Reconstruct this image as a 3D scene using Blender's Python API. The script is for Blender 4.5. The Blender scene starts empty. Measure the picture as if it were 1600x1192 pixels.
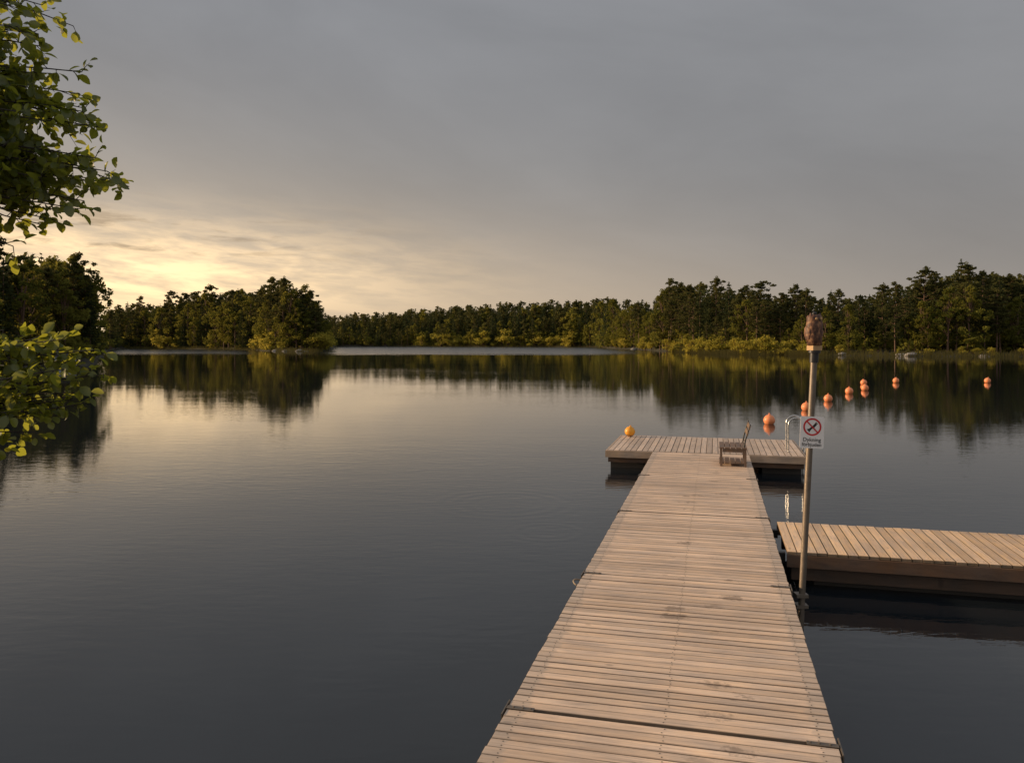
import bpy, math, random
import numpy as np
from mathutils import Vector, Matrix
random.seed(7)
rng = np.random.default_rng(7)
scene = bpy.context.scene
COL = scene.collection
TH = math.radians(14.45)
ST, CT = math.sin(TH), math.cos(TH)
def dock_to_world(t, s, z=0.0):
    return Vector((t*CT + s*ST, s*CT - t*ST, z))

# ------------------------------------------------------------ node helpers
class NT:
    def __init__(self, tree):
        self.t = tree; self.n = tree.nodes; self.l = tree.links
    def new(self, typ, **kw):
        nd = self.n.new(typ)
        for k, v in kw.items(): setattr(nd, k, v)
        return nd
    def put(self, sock, v):
        if v is None: return
        if isinstance(v, bpy.types.NodeSocket): self.l.new(v, sock)
        else:
            if isinstance(v, (tuple, list)) and len(v) == 3 and sock.type == 'RGBA': v = (*v, 1)
            sock.default_value = v
    def m(self, op, a, b=None, c=None, clamp=False):
        nd = self.new('ShaderNodeMath', operation=op); nd.use_clamp = clamp
        self.put(nd.inputs[0], a); self.put(nd.inputs[1], b); self.put(nd.inputs[2], c)
        return nd.outputs[0]
    def mix(self, f, a, b, blend='MIX'):
        nd = self.new('ShaderNodeMixRGB', blend_type=blend)
        self.put(nd.inputs[0], f); self.put(nd.inputs[1], a); self.put(nd.inputs[2], b)
        return nd.outputs[0]
    def ramp(self, f, stops):
        nd = self.new('ShaderNodeValToRGB'); self.put(nd.inputs[0], f)
        cr = nd.color_ramp
        while len(cr.elements) < len(stops): cr.elements.new(0.5)
        for e, (p, c) in zip(cr.elements, stops):
            e.position = p
            e.color = (*c, 1) if isinstance(c, (tuple, list)) else (c, c, c, 1)
        return nd.outputs[0]
    def noise(self, vec, scale, detail=4, rough=0.5, dist=0.0):
        nd = self.new('ShaderNodeTexNoise')
        self.put(nd.inputs['Vector'], vec); nd.inputs['Scale'].default_value = scale
        nd.inputs['Detail'].default_value = detail; nd.inputs['Roughness'].default_value = rough
        nd.inputs['Distortion'].default_value = dist
        return nd.outputs['Fac']
    def mapping(self, vec, scale=(1, 1, 1), loc=(0, 0, 0), rot=(0, 0, 0)):
        nd = self.new('ShaderNodeMapping'); self.put(nd.inputs[0], vec)
        nd.inputs['Location'].default_value = loc; nd.inputs['Rotation'].default_value = rot
        nd.inputs['Scale'].default_value = scale
        return nd.outputs[0]
    def bump(self, h, strength=0.3, dist=0.01, normal=None):
        nd = self.new('ShaderNodeBump'); self.put(nd.inputs['Height'], h)
        nd.inputs['Strength'].default_value = strength; nd.inputs['Distance'].default_value = dist
        if normal is not None: self.put(nd.inputs['Normal'], normal)
        return nd.outputs[0]

def new_mat(name):
    m = bpy.data.materials.new(name); m.use_nodes = True
    m.node_tree.nodes.clear()
    nt = NT(m.node_tree)
    out = nt.new('ShaderNodeOutputMaterial')
    return m, nt, out
def principled(nt, out, color, rough=0.5, metallic=0.0, normal=None, spec=0.5, ior=None):
    p = nt.new('ShaderNodeBsdfPrincipled')
    nt.put(p.inputs['Base Color'], color); nt.put(p.inputs['Roughness'], rough)
    p.inputs['Metallic'].default_value = metallic
    p.inputs['Specular IOR Level'].default_value = spec
    if ior: p.inputs['IOR'].default_value = ior
    if normal is not None: nt.put(p.inputs['Normal'], normal)
    nt.l.new(p.outputs[0], out.inputs[0])
    return p
def simple_mat(name, col, rough=0.5, metallic=0.0, var=0.15, scale=12, bump=0.1):
    m, nt, out = new_mat(name)
    tc = nt.new('ShaderNodeTexCoord').outputs['Object']
    n = nt.noise(tc, scale, 5, 0.6)
    c = nt.mix(n, tuple(x*(1-var*1.6) for x in col), tuple(min(1, x*(1+var)) for x in col))
    r = nt.m('ADD', nt.m('MULTIPLY', n, 0.25), rough-0.12)
    principled(nt, out, c, r, metallic, nt.bump(n, bump, 0.004))
    return m

def wood_mat(name, light, dark, axis='X', stain=False, rough=0.6, side_shade=True):
    m, nt, out = new_mat(name)
    tc = nt.new('ShaderNodeTexCoord').outputs['Object']
    geo = nt.new('ShaderNodeNewGeometry')
    isl = geo.outputs['Random Per Island']
    comb = nt.new('ShaderNodeCombineXYZ'); nt.put(comb.inputs[2], nt.m('MULTIPLY', isl, 37.0)); nt.put(comb.inputs[0], nt.m('MULTIPLY', isl, 11.0))
    add = nt.new('ShaderNodeVectorMath', operation='ADD')
    nt.put(add.inputs[0], tc); nt.put(add.inputs[1], comb.outputs[0])
    sc = (1.8, 75, 8) if axis == 'X' else (75, 1.8, 8)
    grain = nt.noise(nt.mapping(add.outputs[0], sc), 1.0, 7, 0.7, 0.35)
    big = nt.noise(tc, 1.1, 3, 0.5)
    mid = nt.noise(nt.mapping(add.outputs[0], (3, 9, 3) if axis == 'X' else (9, 3, 3)), 1.0, 5, 0.6)
    f = nt.m('ADD', nt.m('MULTIPLY', grain, 0.6), nt.m('MULTIPLY', mid, 0.4))
    c = nt.ramp(f, [(0.36, dark), (0.5, tuple((a*.6+b*.4) for a, b in zip(light, dark))), (0.62, light)])
    v = nt.m('ADD', nt.m('MULTIPLY', isl, 0.34), 0.79)
    v = nt.m('MULTIPLY', v, nt.m('ADD', nt.m('MULTIPLY', big, 0.6), 0.70))
    hsv = nt.new('ShaderNodeHueSaturation'); nt.put(hsv.inputs['Color'], c); nt.put(hsv.inputs['Value'], v)
    nt.put(hsv.inputs['Saturation'], nt.m('ADD', nt.m('MULTIPLY', mid, 0.9), 0.52))
    c = hsv.outputs[0]
    rr = nt.m('ADD', nt.m('MULTIPLY', grain, 0.3), rough-0.15)
    vo = nt.new('ShaderNodeTexVoronoi'); nt.put(vo.inputs['Vector'], nt.mapping(add.outputs[0], (2.2, 5, 1) if axis == 'X' else (5, 2.2, 1)))
    vo.inputs['Scale'].default_value = 1.0
    kn = nt.ramp(vo.outputs['Distance'], [(0.05, 1.0), (0.09, 0.0)])
    c = nt.mix(nt.m('MULTIPLY', kn, 0.5), c, tuple(x*0.45 for x in dark))
    if stain:
        sep = nt.new('ShaderNodeSeparateXYZ'); nt.put(sep.inputs[0], tc)
        # separate damp footprints and marks scattered along the walking line
        sv = nt.new('ShaderNodeTexVoronoi'); nt.put(sv.inputs['Vector'], nt.mapping(tc, (2.2, 3.3, 0.01), loc=(0.4, 0.2, 0)))
        sv.inputs['Scale'].default_value = 1.0; sv.inputs['Randomness'].default_value = 0.85
        spn = nt.noise(tc, 14, 4, 0.65)
        lane = nt.ramp(nt.m('ABSOLUTE', nt.m('ADD', sep.outputs[0], 0.10)), [(0.34, 1.0), (0.6, 0.0)])
        st = nt.ramp(nt.m('ADD', sv.outputs['Distance'], nt.m('MULTIPLY', nt.m('SUBTRACT', spn, 0.5), 0.7)), [(0.14, 1.0), (0.25, 0.0)])
        keep = nt.new('ShaderNodeSeparateColor'); nt.put(keep.inputs[0], sv.outputs['Color'])
        kp = nt.ramp(keep.outputs[0], [(0.15, 0.15), (0.6, 1.0)])
        c = nt.mix(nt.m('MULTIPLY', nt.m('MULTIPLY', nt.m('MULTIPLY', st, lane), kp), 0.62), c, tuple(x*0.45 for x in dark))
        edge = nt.m('ABSOLUTE', nt.m('ADD', sep.outputs[0], 0.29))
        ed = nt.ramp(nt.m('ADD', edge, nt.m('MULTIPLY', mid, 0.25)), [(0.98, 0.0), (1.1, 1.0)])
        c = nt.mix(nt.m('MULTIPLY', ed, 0.35), c, (0.36, 0.34, 0.31))
    if side_shade:  # gap shade painted into the colour of the steep board sides
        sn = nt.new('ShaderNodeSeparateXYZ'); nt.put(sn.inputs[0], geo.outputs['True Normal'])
        side_mask = nt.ramp(sn.outputs[2], [(0.55, 1.0), (0.95, 0.0)])
        c = nt.mix(nt.m('MULTIPLY', side_mask, 0.76), c, (0.035, 0.028, 0.02))
    principled(nt, out, c, rr, 0, nt.bump(grain, 0.7, 0.006), spec=0.4)
    return m

# ------------------------------------------------------------ mesh helpers
class MB:
    def __init__(self): self.v = []; self.f = []; self.mi = []
    def add(self, vs, fs, mat=0):
        b = len(self.v); self.v += [tuple(x) for x in vs]
        for f in fs: self.f.append(tuple(i+b for i in f)); self.mi.append(mat)
    def box(self, x0, x1, y0, y1, z0, z1, ch=0.0, mat=0):
        if ch <= 0:
            vs = [(x0,y0,z0),(x1,y0,z0),(x1,y1,z0),(x0,y1,z0),(x0,y0,z1),(x1,y0,z1),(x1,y1,z1),(x0,y1,z1)]
            fs = [(3,2,1,0),(4,5,6,7),(0,1,5,4),(1,2,6,5),(2,3,7,6),(3,0,4,7)]
        else:
            c = ch
            vs = [(x0,y0,z0),(x1,y0,z0),(x1,y1,z0),(x0,y1,z0),(x0,y0,z1-c),(x1,y0,z1-c),(x1,y1,z1-c),(x0,y1,z1-c),
                  (x0+c,y0+c,z1),(x1-c,y0+c,z1),(x1-c,y1-c,z1),(x0+c,y1-c,z1)]
            fs = [(3,2,1,0),(0,1,5,4),(1,2,6,5),(2,3,7,6),(3,0,4,7),(4,5,9,8),(5,6,10,9),(6,7,11,10),(7,4,8,11),(8,9,10,11)]
        self.add(vs, fs, mat)
    def tube(self, pts, rad, seg=8, mat=0, cap=True):
        pts = [Vector(p) for p in pts]
        if not isinstance(rad, (list, tuple)): rad = [rad]*len(pts)
        vs = []; fs = []
        prev = None
        for i, p in enumerate(pts):
            d = (pts[min(i+1, len(pts)-1)] - pts[max(i-1, 0)]).normalized()
            if prev is None:
                a = d.orthogonal().normalized()
            else:
                a = (prev - d*prev.dot(d)).normalized()
            prev = a; b = d.cross(a)
            for k in range(seg):
                an = 2*math.pi*k/seg
                vs.append(p + (a*math.cos(an) + b*math.sin(an))*rad[i])
        for i in range(len(pts)-1):
            for k in range(seg):
                k2 = (k+1) % seg
                fs.append((i*seg+k, i*seg+k2, (i+1)*seg+k2, (i+1)*seg+k))
        if cap:
            fs.append(tuple(range(seg-1, -1, -1))); fs.append(tuple(range((len(pts)-1)*seg, len(pts)*seg)))
        self.add(vs, fs, mat)
    def lathe(self, prof, c=(0, 0, 0), seg=24, sx=1, sy=1, mat=0):
        vs = []; fs = []
        for z, r in prof:
            for k in range(seg):
                an = 2*math.pi*k/seg
                vs.append((c[0]+math.cos(an)*r*sx, c[1]+math.sin(an)*r*sy, c[2]+z))
        n = len(prof)
        for i in range(n-1):
            for k in range(seg):
                k2 = (k+1) % seg
                fs.append((i*seg+k, i*seg+k2, (i+1)*seg+k2, (i+1)*seg+k))
        fs.append(tuple(range(seg-1, -1, -1))); fs.append(tuple(range((n-1)*seg, n*seg)))
        self.add(vs, fs, mat)
    def obj(self, name, mats, parent=None, smooth=False, angle=None):
        me = bpy.data.meshes.new(name); me.from_pydata(self.v, [], self.f)
        for m in (mats if isinstance(mats, list) else [mats]): me.materials.append(m)
        me.polygons.foreach_set('material_index', self.mi)
        if smooth: me.polygons.foreach_set('use_smooth', [True]*len(self.f))
        me.update()
        o = bpy.data.objects.new(name, me); COL.objects.link(o)
        if parent: o.parent = parent
        if smooth and angle:
            me.set_sharp_from_angle(angle=math.radians(angle))
        return o
def empty(name, loc=(0, 0, 0), rot=0.0, label=None, category=None, group=None):
    o = bpy.data.objects.new(name, None); o.empty_display_size = 0.2
    COL.objects.link(o); o.location = loc; o.rotation_euler = (0, 0, rot)
    if label: o['label'] = label
    if category: o['category'] = category
    if group: o['group'] = group
    return o
def fast_mesh(name, V, F, MI=None, mats=(), smooth=False):
    me = bpy.data.meshes.new(name)
    V = np.asarray(V, dtype=np.float32); F = np.asarray(F, dtype=np.int32)
    me.vertices.add(len(V)); me.vertices.foreach_set('co', V.ravel())
    me.loops.add(F.size); me.loops.foreach_set('vertex_index', F.ravel())
    me.polygons.add(len(F))
    me.polygons.foreach_set('loop_start', np.arange(0, F.size, 4, dtype=np.int32))
    for m in mats: me.materials.append(m)
    if MI is not None: me.polygons.foreach_set('material_index', np.asarray(MI, dtype=np.int32))
    if smooth: me.polygons.foreach_set('use_smooth', np.ones(len(F), dtype=bool))
    me.update(calc_edges=True); me.validate()
    return me

# ------------------------------------------------------------ materials
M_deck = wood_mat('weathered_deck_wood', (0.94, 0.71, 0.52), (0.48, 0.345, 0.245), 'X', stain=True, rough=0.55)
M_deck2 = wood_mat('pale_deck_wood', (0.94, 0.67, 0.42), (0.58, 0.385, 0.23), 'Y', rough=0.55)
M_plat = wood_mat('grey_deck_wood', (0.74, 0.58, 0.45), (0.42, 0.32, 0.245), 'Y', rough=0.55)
M_frame = wood_mat('platform_frame_wood', (0.55, 0.40, 0.28), (0.32, 0.23, 0.16), 'X', rough=0.6, side_shade=False)
M_beam = wood_mat('timber_beam', (0.16, 0.092, 0.055), (0.085, 0.05, 0.032), 'X', rough=0.65, side_shade=False)
M_beam2 = wood_mat('wet_timber_beam', (0.09, 0.055, 0.036), (0.045, 0.03, 0.02), 'X', rough=0.6, side_shade=False)
M_bench = wood_mat('brown_slat_wood', (0.22, 0.14, 0.09), (0.11, 0.07, 0.046), 'Y', rough=0.5, side_shade=False)
M_black = simple_mat('black_metal', (0.02, 0.02, 0.02), 0.45)
M_float = simple_mat('dark_pontoon', (0.05, 0.042, 0.034), 0.6, bump=0.4)
M_steel = simple_mat('galvanised_steel', (0.22, 0.185, 0.15), 0.5, 0.6, var=0.3, scale=20)
M_bright = simple_mat('polished_steel', (0.6, 0.6, 0.58), 0.25, 0.9)
M_white = simple_mat('white_sign_enamel', (0.88, 0.87, 0.86), 0.4, var=0.04, scale=6, bump=0.02)
M_red = simple_mat('sign_red', (0.60, 0.02, 0.025), 0.4, var=0.05)
M_ink = simple_mat('sign_black', (0.015, 0.015, 0.015), 0.4, var=0.05)
M_screw = simple_mat('screw_metal', (0.05, 0.045, 0.04), 0.5, 0.5)
M_rope = simple_mat('rope', (0.35, 0.28, 0.2), 0.8, var=0.4, scale=90, bump=0.5)
M_shed = simple_mat('pale_painted_boards', (0.32, 0.38, 0.46), 0.6)
M_roof = simple_mat('dark_roof_felt', (0.04, 0.04, 0.045), 0.8)
M_block = simple_mat('pale_wood_block', (0.50, 0.32, 0.15), 0.6, scale=30)

def buoy_mat(name, c):
    m, nt, out = new_mat(name)
    tc = nt.new('ShaderNodeTexCoord').outputs['Object']
    n = nt.noise(tc, 7, 5, 0.6)
    col = nt.mix(n, tuple(x*0.8 for x in c), c)
    sep = nt.new('ShaderNodeSeparateXYZ'); nt.put(sep.inputs[0], tc)
    scum = nt.ramp(nt.m('ADD', sep.outputs[2], nt.m('MULTIPLY', n, 0.05)), [(0.03, 1.0), (0.07, 0.0)])
    col = nt.mix(nt.m('MULTIPLY', scum, 0.7), col, (0.1, 0.06, 0.03))
    p = principled(nt, out, col, 0.42)
    p.inputs['Subsurface Weight'].default_value = 0.15
    p.inputs['Subsurface Radius'].default_value = (0.1, 0.04, 0.02)
    return m
M_buoy = buoy_mat('orange_plastic', (0.98, 0.34, 0.14))
M_buoyY = buoy_mat('yellow_plastic', (0.95, 0.42, 0.03))

def leaf_mat(name, c1, c2, trans, tw=0.45, noise_scale=0.12, gloss=0.0):
    m, nt, out = new_mat(name)
    geo = nt.new('ShaderNodeNewGeometry'); oi = nt.new('ShaderNodeObjectInfo')
    n = nt.noise(geo.outputs['Position'], noise_scale, 3, 0.6)
    f = nt.m('ADD', nt.m('MULTIPLY', n, 0.6), nt.m('MULTIPLY', geo.outputs['Random Per Island'], 0.25))
    f = nt.m('ADD', f, nt.m('MULTIPLY', oi.outputs['Random'], 0.35))
    f = nt.ramp(f, [(0.3, 0.0), (0.85, 1.0)])
    c = nt.mix(f, c1, c2)
    d = nt.new('ShaderNodeBsdfDiffuse'); nt.put(d.inputs[0], c)
    t = nt.new('ShaderNodeBsdfTranslucent'); nt.put(t.inputs[0], nt.mix(0.6, c, trans))
    ms = nt.new('ShaderNodeMixShader'); ms.inputs[0].default_value = tw
    nt.l.new(d.outputs[0], ms.inputs[1]); nt.l.new(t.outputs[0], ms.inputs[2])
    res = ms.outputs[0]
    if gloss:
        g = nt.new('ShaderNodeBsdfGlossy'); g.inputs['Roughness'].default_value = 0.4
        g.inputs[0].default_value = (0.8, 0.8, 0.8, 1)
        m2 = nt.new('ShaderNodeMixShader'); m2.inputs[0].default_value = gloss
        nt.l.new(res, m2.inputs[1]); nt.l.new(g.outputs[0], m2.inputs[2]); res = m2.outputs[0]
    nt.l.new(res, out.inputs[0])
    return m
M_pine = leaf_mat('pine_needles', (0.026, 0.040, 0.018), (0.10, 0.105, 0.036), (0.20, 0.17, 0.05), 0.35)
M_spruce = leaf_mat('spruce_needles', (0.020, 0.034, 0.020), (0.060, 0.075, 0.032), (0.11, 0.11, 0.03), 0.3)
M_decid = leaf_mat('broadleaf_foliage', (0.045, 0.068, 0.016), (0.18, 0.18, 0.036), (0.33, 0.28, 0.05), 0.42)
M_shrub = leaf_mat('shore_shrub_foliage', (0.17, 0.18, 0.03), (0.44, 0.38, 0.07), (0.65, 0.52, 0.08), 0.45)
M_alder = leaf_mat('alder_leaves', (0.030, 0.056, 0.008), (0.10, 0.14, 0.018), (0.62, 0.62, 0.055), 0.52, 2.0, 0.05)
M_bark = simple_mat('conifer_bark', (0.16, 0.095, 0.06), 0.85, var=0.4, scale=3, bump=0.3)
M_bark2 = simple_mat('alder_bark', (0.045, 0.038, 0.03), 0.85, var=0.4, scale=25, bump=0.6)
M_rock = simple_mat('granite', (0.30, 0.285, 0.27), 0.8, var=0.4, scale=2, bump=0.5)
M_reed = leaf_mat('reeds', (0.09, 0.09, 0.03), (0.22, 0.19, 0.07), (0.26, 0.22, 0.08), 0.4)

# ------------------------------------------------------------ terrain
TAB = [(-1.6,70,11),(-1.138,70,11),(-.65,82,12.2),(-.593,86,12.9),(-.545,92,11.8),(-.528,100,9.9),(-.516,220,14.6),(-.496,330,19.3),
 (-.447,318,20.5),(-.382,300,23.2),(-.325,270,22.0),(-.313,258,21.6),(-.293,235,20.5),(-.26,235,18.9),(-.24,240,13.4),(-.232,300,14.2),
 (-.224,480,19.7),(-.207,490,22.5),(-.183,490,22.0),(-.146,490,23.5),(-.081,480,27.0),(-.033,470,26.5),(.049,455,28.5),(.106,430,28.8),
 (.122,330,22),(.171,270,18.7),(.195,240,20.8),(.22,215,19.3),(.244,190,18),(.301,178,16.2),(.341,174,14),(.382,168,13.6),
 (.439,160,13.0),(.472,157,14.4),(.512,153,15.5),(.569,151,17.2),(.618,150,16.5),(.65,150,16.1),(.976,145,16),(1.6,140,15)]
TU = np.array([a[0] for a in TAB]); TD = np.array([a[1] for a in TAB], float); THT = np.array([a[2] for a in TAB])
def shore(u): return np.interp(u, TU, TD)
def sky_h(u): return np.interp(u, TU, THT)
def ground(x, y):
    x = np.asarray(x, float); y = np.asarray(y, float)
    r = np.hypot(x, y)
    az = np.arctan2(x, y)
    azc = np.clip(az, -0.98, 0.98)
    R = shore(np.tan(azc))/np.cos(azc)
    R = np.where(np.abs(az) > 0.98, np.minimum(R, 125), R)
    R = R*(1+0.006*np.sin(az*170)+0.005*np.sin(az*71+1))
    dd = r - R
    hf = np.where(dd < 0, np.maximum(-2.5, dd*0.15), 0.5*(1-np.exp(-np.maximum(dd, 0)/3)) + np.minimum(np.maximum(dd, 0)*0.035, 7)
                  + 0.25*np.sin(x*.21)*np.cos(y*.17)*np.clip(dd/10, 0, 1))
    d1 = -0.6 - y
    d2 = np.minimum((-(x+4.1) - .7*np.maximum(y-3, 0))*.8, 9-y)
    d = np.maximum(d1, d2) + 0.12*np.sin(x*2.3)+0.1*np.sin(y*3.1)
    hn = np.where(d < 0, np.maximum(-2.5, d*.55), .42*(1-np.exp(-np.maximum(d, 0)/.8)) + np.minimum(np.maximum(d, 0)*.05, 1.5))
    return np.maximum(hf, hn)
rings = [0.25]
while rings[-1] < 2600: rings.append(rings[-1]*1.042+0.01)
NA = 720
ang = np.linspace(-math.pi, math.pi, NA, endpoint=False)
RR, AA = np.meshgrid(np.array(rings), ang, indexing='ij')
X = RR*np.sin(AA); Y = RR*np.cos(AA); Z = ground(X, Y)
V = np.stack([X, Y, Z], -1).reshape(-1, 3)
i0 = np.arange(len(rings)-1)[:, None]*NA; j = np.arange(NA)[None, :]; j2 = (j+1) % NA
F = np.stack([i0+j, i0+NA+j, i0+NA+j2, i0+j2], -1).reshape(-1, 4)[:, ::-1]
m_ground, nt, out = new_mat('forest_ground')
pos = nt.new('ShaderNodeNewGeometry').outputs['Position']
n1 = nt.noise(pos, 0.35, 6, 0.6); n2 = nt.noise(pos, 6, 5, 0.6)
c = nt.ramp(n1, [(0.35, (0.025, 0.02, 0.013)), (0.5, (0.035, 0.036, 0.015)), (0.65, (0.06, 0.052, 0.025))])
c = nt.mix(nt.m('MULTIPLY', n2, 0.5), c, (0.02, 0.02, 0.012))
principled(nt, out, c, 0.9, 0, nt.bump(n2, 0.6, 0.05))
g = bpy.data.objects.new('ground', fast_mesh('ground', V, F, None, [m_ground], True)); COL.objects.link(g)
g['kind'] = 'structure'

# ------------------------------------------------------------ water
m_water, nt, out = new_mat('lake_water')
pos = nt.new('ShaderNodeNewGeometry').outputs['Position']
sep = nt.new('ShaderNodeSeparateXYZ'); nt.put(sep.inputs[0], pos)
px, py = sep.outputs[0], sep.outputs[1]
big = nt.noise(nt.mapping(pos, (0.05, 0.09, 1)), 1.0, 3, 0.5)
patch = nt.ramp(big, [(0.4, 0.4), (0.62, 1.0)])
w1 = nt.noise(nt.mapping(pos, (0.9, 2.4, 1), rot=(0, 0, 0.35)), 1.0, 3, 0.55, 0.4)
w2 = nt.noise(nt.mapping(pos, (3.0, 8.0, 1), rot=(0, 0, 0.15)), 1.0, 3, 0.5, 0.2)
w3 = nt.noise(nt.mapping(pos, (0.16, 0.40, 1), rot=(0, 0, 0.2)), 1.0, 2, 0.5)
fade = nt.ramp(nt.m('DIVIDE', py, 60.0), [(0.1, 1.0), (0.8, 0.38)])
h = nt.m('ADD', nt.m('MULTIPLY', w1, 0.0046), nt.m('MULTIPLY', w2, 0.0040))
h = nt.m('MULTIPLY', nt.m('MULTIPLY', h, patch), fade)
h = nt.m('ADD', h, nt.m('MULTIPLY', w3, 0.0032))
def ring(cx, cy, lam, rad, amp):
    dx = nt.m('SUBTRACT', px, cx); dy = nt.m('SUBTRACT', py, cy)
    r2 = nt.m('ADD', nt.m('MULTIPLY', dx, dx), nt.m('MULTIPLY', dy, dy))
    r = nt.m('SQRT', r2)
    env = nt.m('EXPONENT', nt.m('MULTIPLY', nt.m('POWER', nt.m('ABSOLUTE', nt.m('SUBTRACT', r, rad)), 2.0), -1.0/(rad*rad*0.22)))
    return nt.m('MULTIPLY', nt.m('MULTIPLY', nt.m('SINE', nt.m('MULTIPLY', r, 2*math.pi/lam)), amp), env)
h = nt.m('ADD', h, ring(-0.1, 13.2, 0.28, 0.9, 0.00045))
h = nt.m('ADD', h, ring(0.5, 11.2, 0.22, 0.45, 0.0004))
bn = nt.new('ShaderNodeBump'); bn.inputs['Strength'].default_value = 1; bn.inputs['Distance'].default_value = 1.0
nt.put(bn.inputs['Height'], h)
uu = nt.m('DIVIDE', px, nt.m('MAXIMUM', py, 1.0))
far = nt.ramp(nt.m('DIVIDE', nt.m('ADD', py, nt.m('MULTIPLY', big, 70)), 400.0), [(0.48, 0.0), (0.58, 1.0)])
mu = nt.m('MULTIPLY', nt.ramp(nt.m('ADD', uu, 0.5), [(0.24, 0.0), (0.29, 1.0)]), nt.ramp(nt.m('ADD', uu, 0.5), [(0.62, 1.0), (0.69, 0.0)]))
ml = nt.ramp(nt.m('ADD', uu, 0.6), [(0.25, 1.0), (0.29, 0.0)])
ruf = nt.m('MULTIPLY', far, nt.m('MAXIMUM', mu, nt.m('MULTIPLY', ml, .8)))
rough = nt.m('ADD', 0.014, nt.m('MULTIPLY', ruf, 0.25))
p = principled(nt, out, (0.013, 0.017, 0.021), rough, 0, bn.outputs[0], spec=0.5, ior=1.54)
S = 2600
MBw = MB(); MBw.add([(-S, -S, 0), (S, -S, 0), (S, S, 0), (-S, S, 0)], [(0, 1, 2, 3)])
w = MBw.obj('water', m_water); w['kind'] = 'structure'

# ------------------------------------------------------------ jetties
def screws(mb, x, y, z):
    vs = [(x+0.005*math.cos(k*math.pi/3), y+0.005*math.sin(k*math.pi/3), z+0.0012) for k in range(6)]
    mb.add(vs, [(0, 1, 2, 3, 4, 5)], 1)
def planks_across(mb, s0, s1, t0, t1, ztop, pitch=0.092, gap=0.0095, th=0.032, jit=0.004, mat=0):
    n = int(round((s1-s0)/pitch)); p = (s1-s0)/n
    for i in range(n):
        g_ = gap*random.uniform(.5, 1.5)
        a = s0+i*p+g_/2; b = s0+(i+1)*p-g_/2
        dz = random.uniform(-0.0025, 0.0025)
        mb.box(t0+random.uniform(-jit, jit), t1+random.uniform(-jit, jit), a, b, ztop-th+dz, ztop+dz, 0.0035, mat)
        for tt in (t0+0.09, (t0+t1)/2, t1-0.09):
            for ss in (a+0.020, b-0.020):
                screws(mb, tt+random.uniform(-.012, .012), ss, ztop+dz)
def planks_along(mb, s0, s1, t0, t1, ztop, pitch=0.145, gap=0.010, th=0.032, jit=0.005):
    n = int(round((t1-t0)/pitch)); p = (t1-t0)/n
    for i in range(n):
        a = t0+i*p+gap/2; b = a+p-gap
        dz = random.uniform(-0.0025, 0.0025)
        mb.box(a, b, s0+random.uniform(-jit, jit), s1+random.uniform(-jit, jit), ztop-th+dz, ztop+dz, 0.0035, 0)
        for ss in (s0+0.08, (s0+s1)/2, s1-0.08):
            for tt in (a+0.03, b-0.03): screws(mb, tt, ss, ztop+dz)
ZD = 0.40
T0, T1 = -1.265, 0.68
jetty = empty('jetty', (0, 0, 0), -TH, 'long weathered wooden jetty of crosswise planks over calm water', 'jetty')
secs = [(-4.2, -1.2), (-1.2, 1.8), (1.8, 4.8), (4.8, 7.8), (7.8, 10.8), (10.8, 13.8), (13.8, 16.78)]
wide_joint = (4.8, 10.8)
for (a, b) in secs:
    ga = 0.016 if a in wide_joint else 0.002; gb = 0.016 if b in wide_joint else 0.002
    mb = MB(); planks_across(mb, a+ga, b-gb, T0, T1, ZD)
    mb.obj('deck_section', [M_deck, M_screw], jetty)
    for t in (T0+0.05, (T0+T1)/2-0.04, T1-0.13):
        mb = MB(); mb.box(t, t+0.08, a+0.03, b-0.03, 0.2, ZD-0.040)
        mb.obj('stringer', M_float, jetty)
    mb = MB(); mb.box(T0+0.2, T1-0.2, a+0.5, b-0.5, -0.22, 0.195, 0.03)
    mb.obj('pontoon', M_float, jetty)
for (a, b) in secs[1:]:
    mb = MB()
    mb.box(T0+0.02, T1-0.02, a-0.009, a+0.009, 0.2, ZD-(0.018 if a in wide_joint else .045))
    mb.obj('joint_rail', M_screw, jetty)
    for t, sgn in ((T0, 1), (T1, -1)):
        mb = MB()
        x0, x1 = sorted((t-0.004*sgn, t+0.17*sgn))
        mb.box(x0, x1, a-0.020, a+0.020, ZD+0.004, ZD+0.009, 0.002)
        x0, x1 = sorted((t-0.009*sgn, t-0.017*sgn))
        mb.box(x0, x1, a-0.10, a+0.10, ZD-0.07, ZD+0.006)
        for k in (0.04, 0.10, 0.15):
            mb.lathe([(0, 0.008), (0.004, 0.008), (0.006, 0.004)], (t+k*sgn, a, ZD+0.009), 8)
        mb.obj('hinge_bracket', M_steel, jetty)
mb = MB()
pts = [(T0-0.02-0.055*math.sin(k*math.pi/8), 7.62+0.09*math.cos(k*math.pi/8), ZD-0.05+0.02*math.sin(k*math.pi/8)) for k in range(9)]
mb.tube(pts, 0.008, 6); mb.obj('mooring_loop', M_rope, jetty, True)

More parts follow.
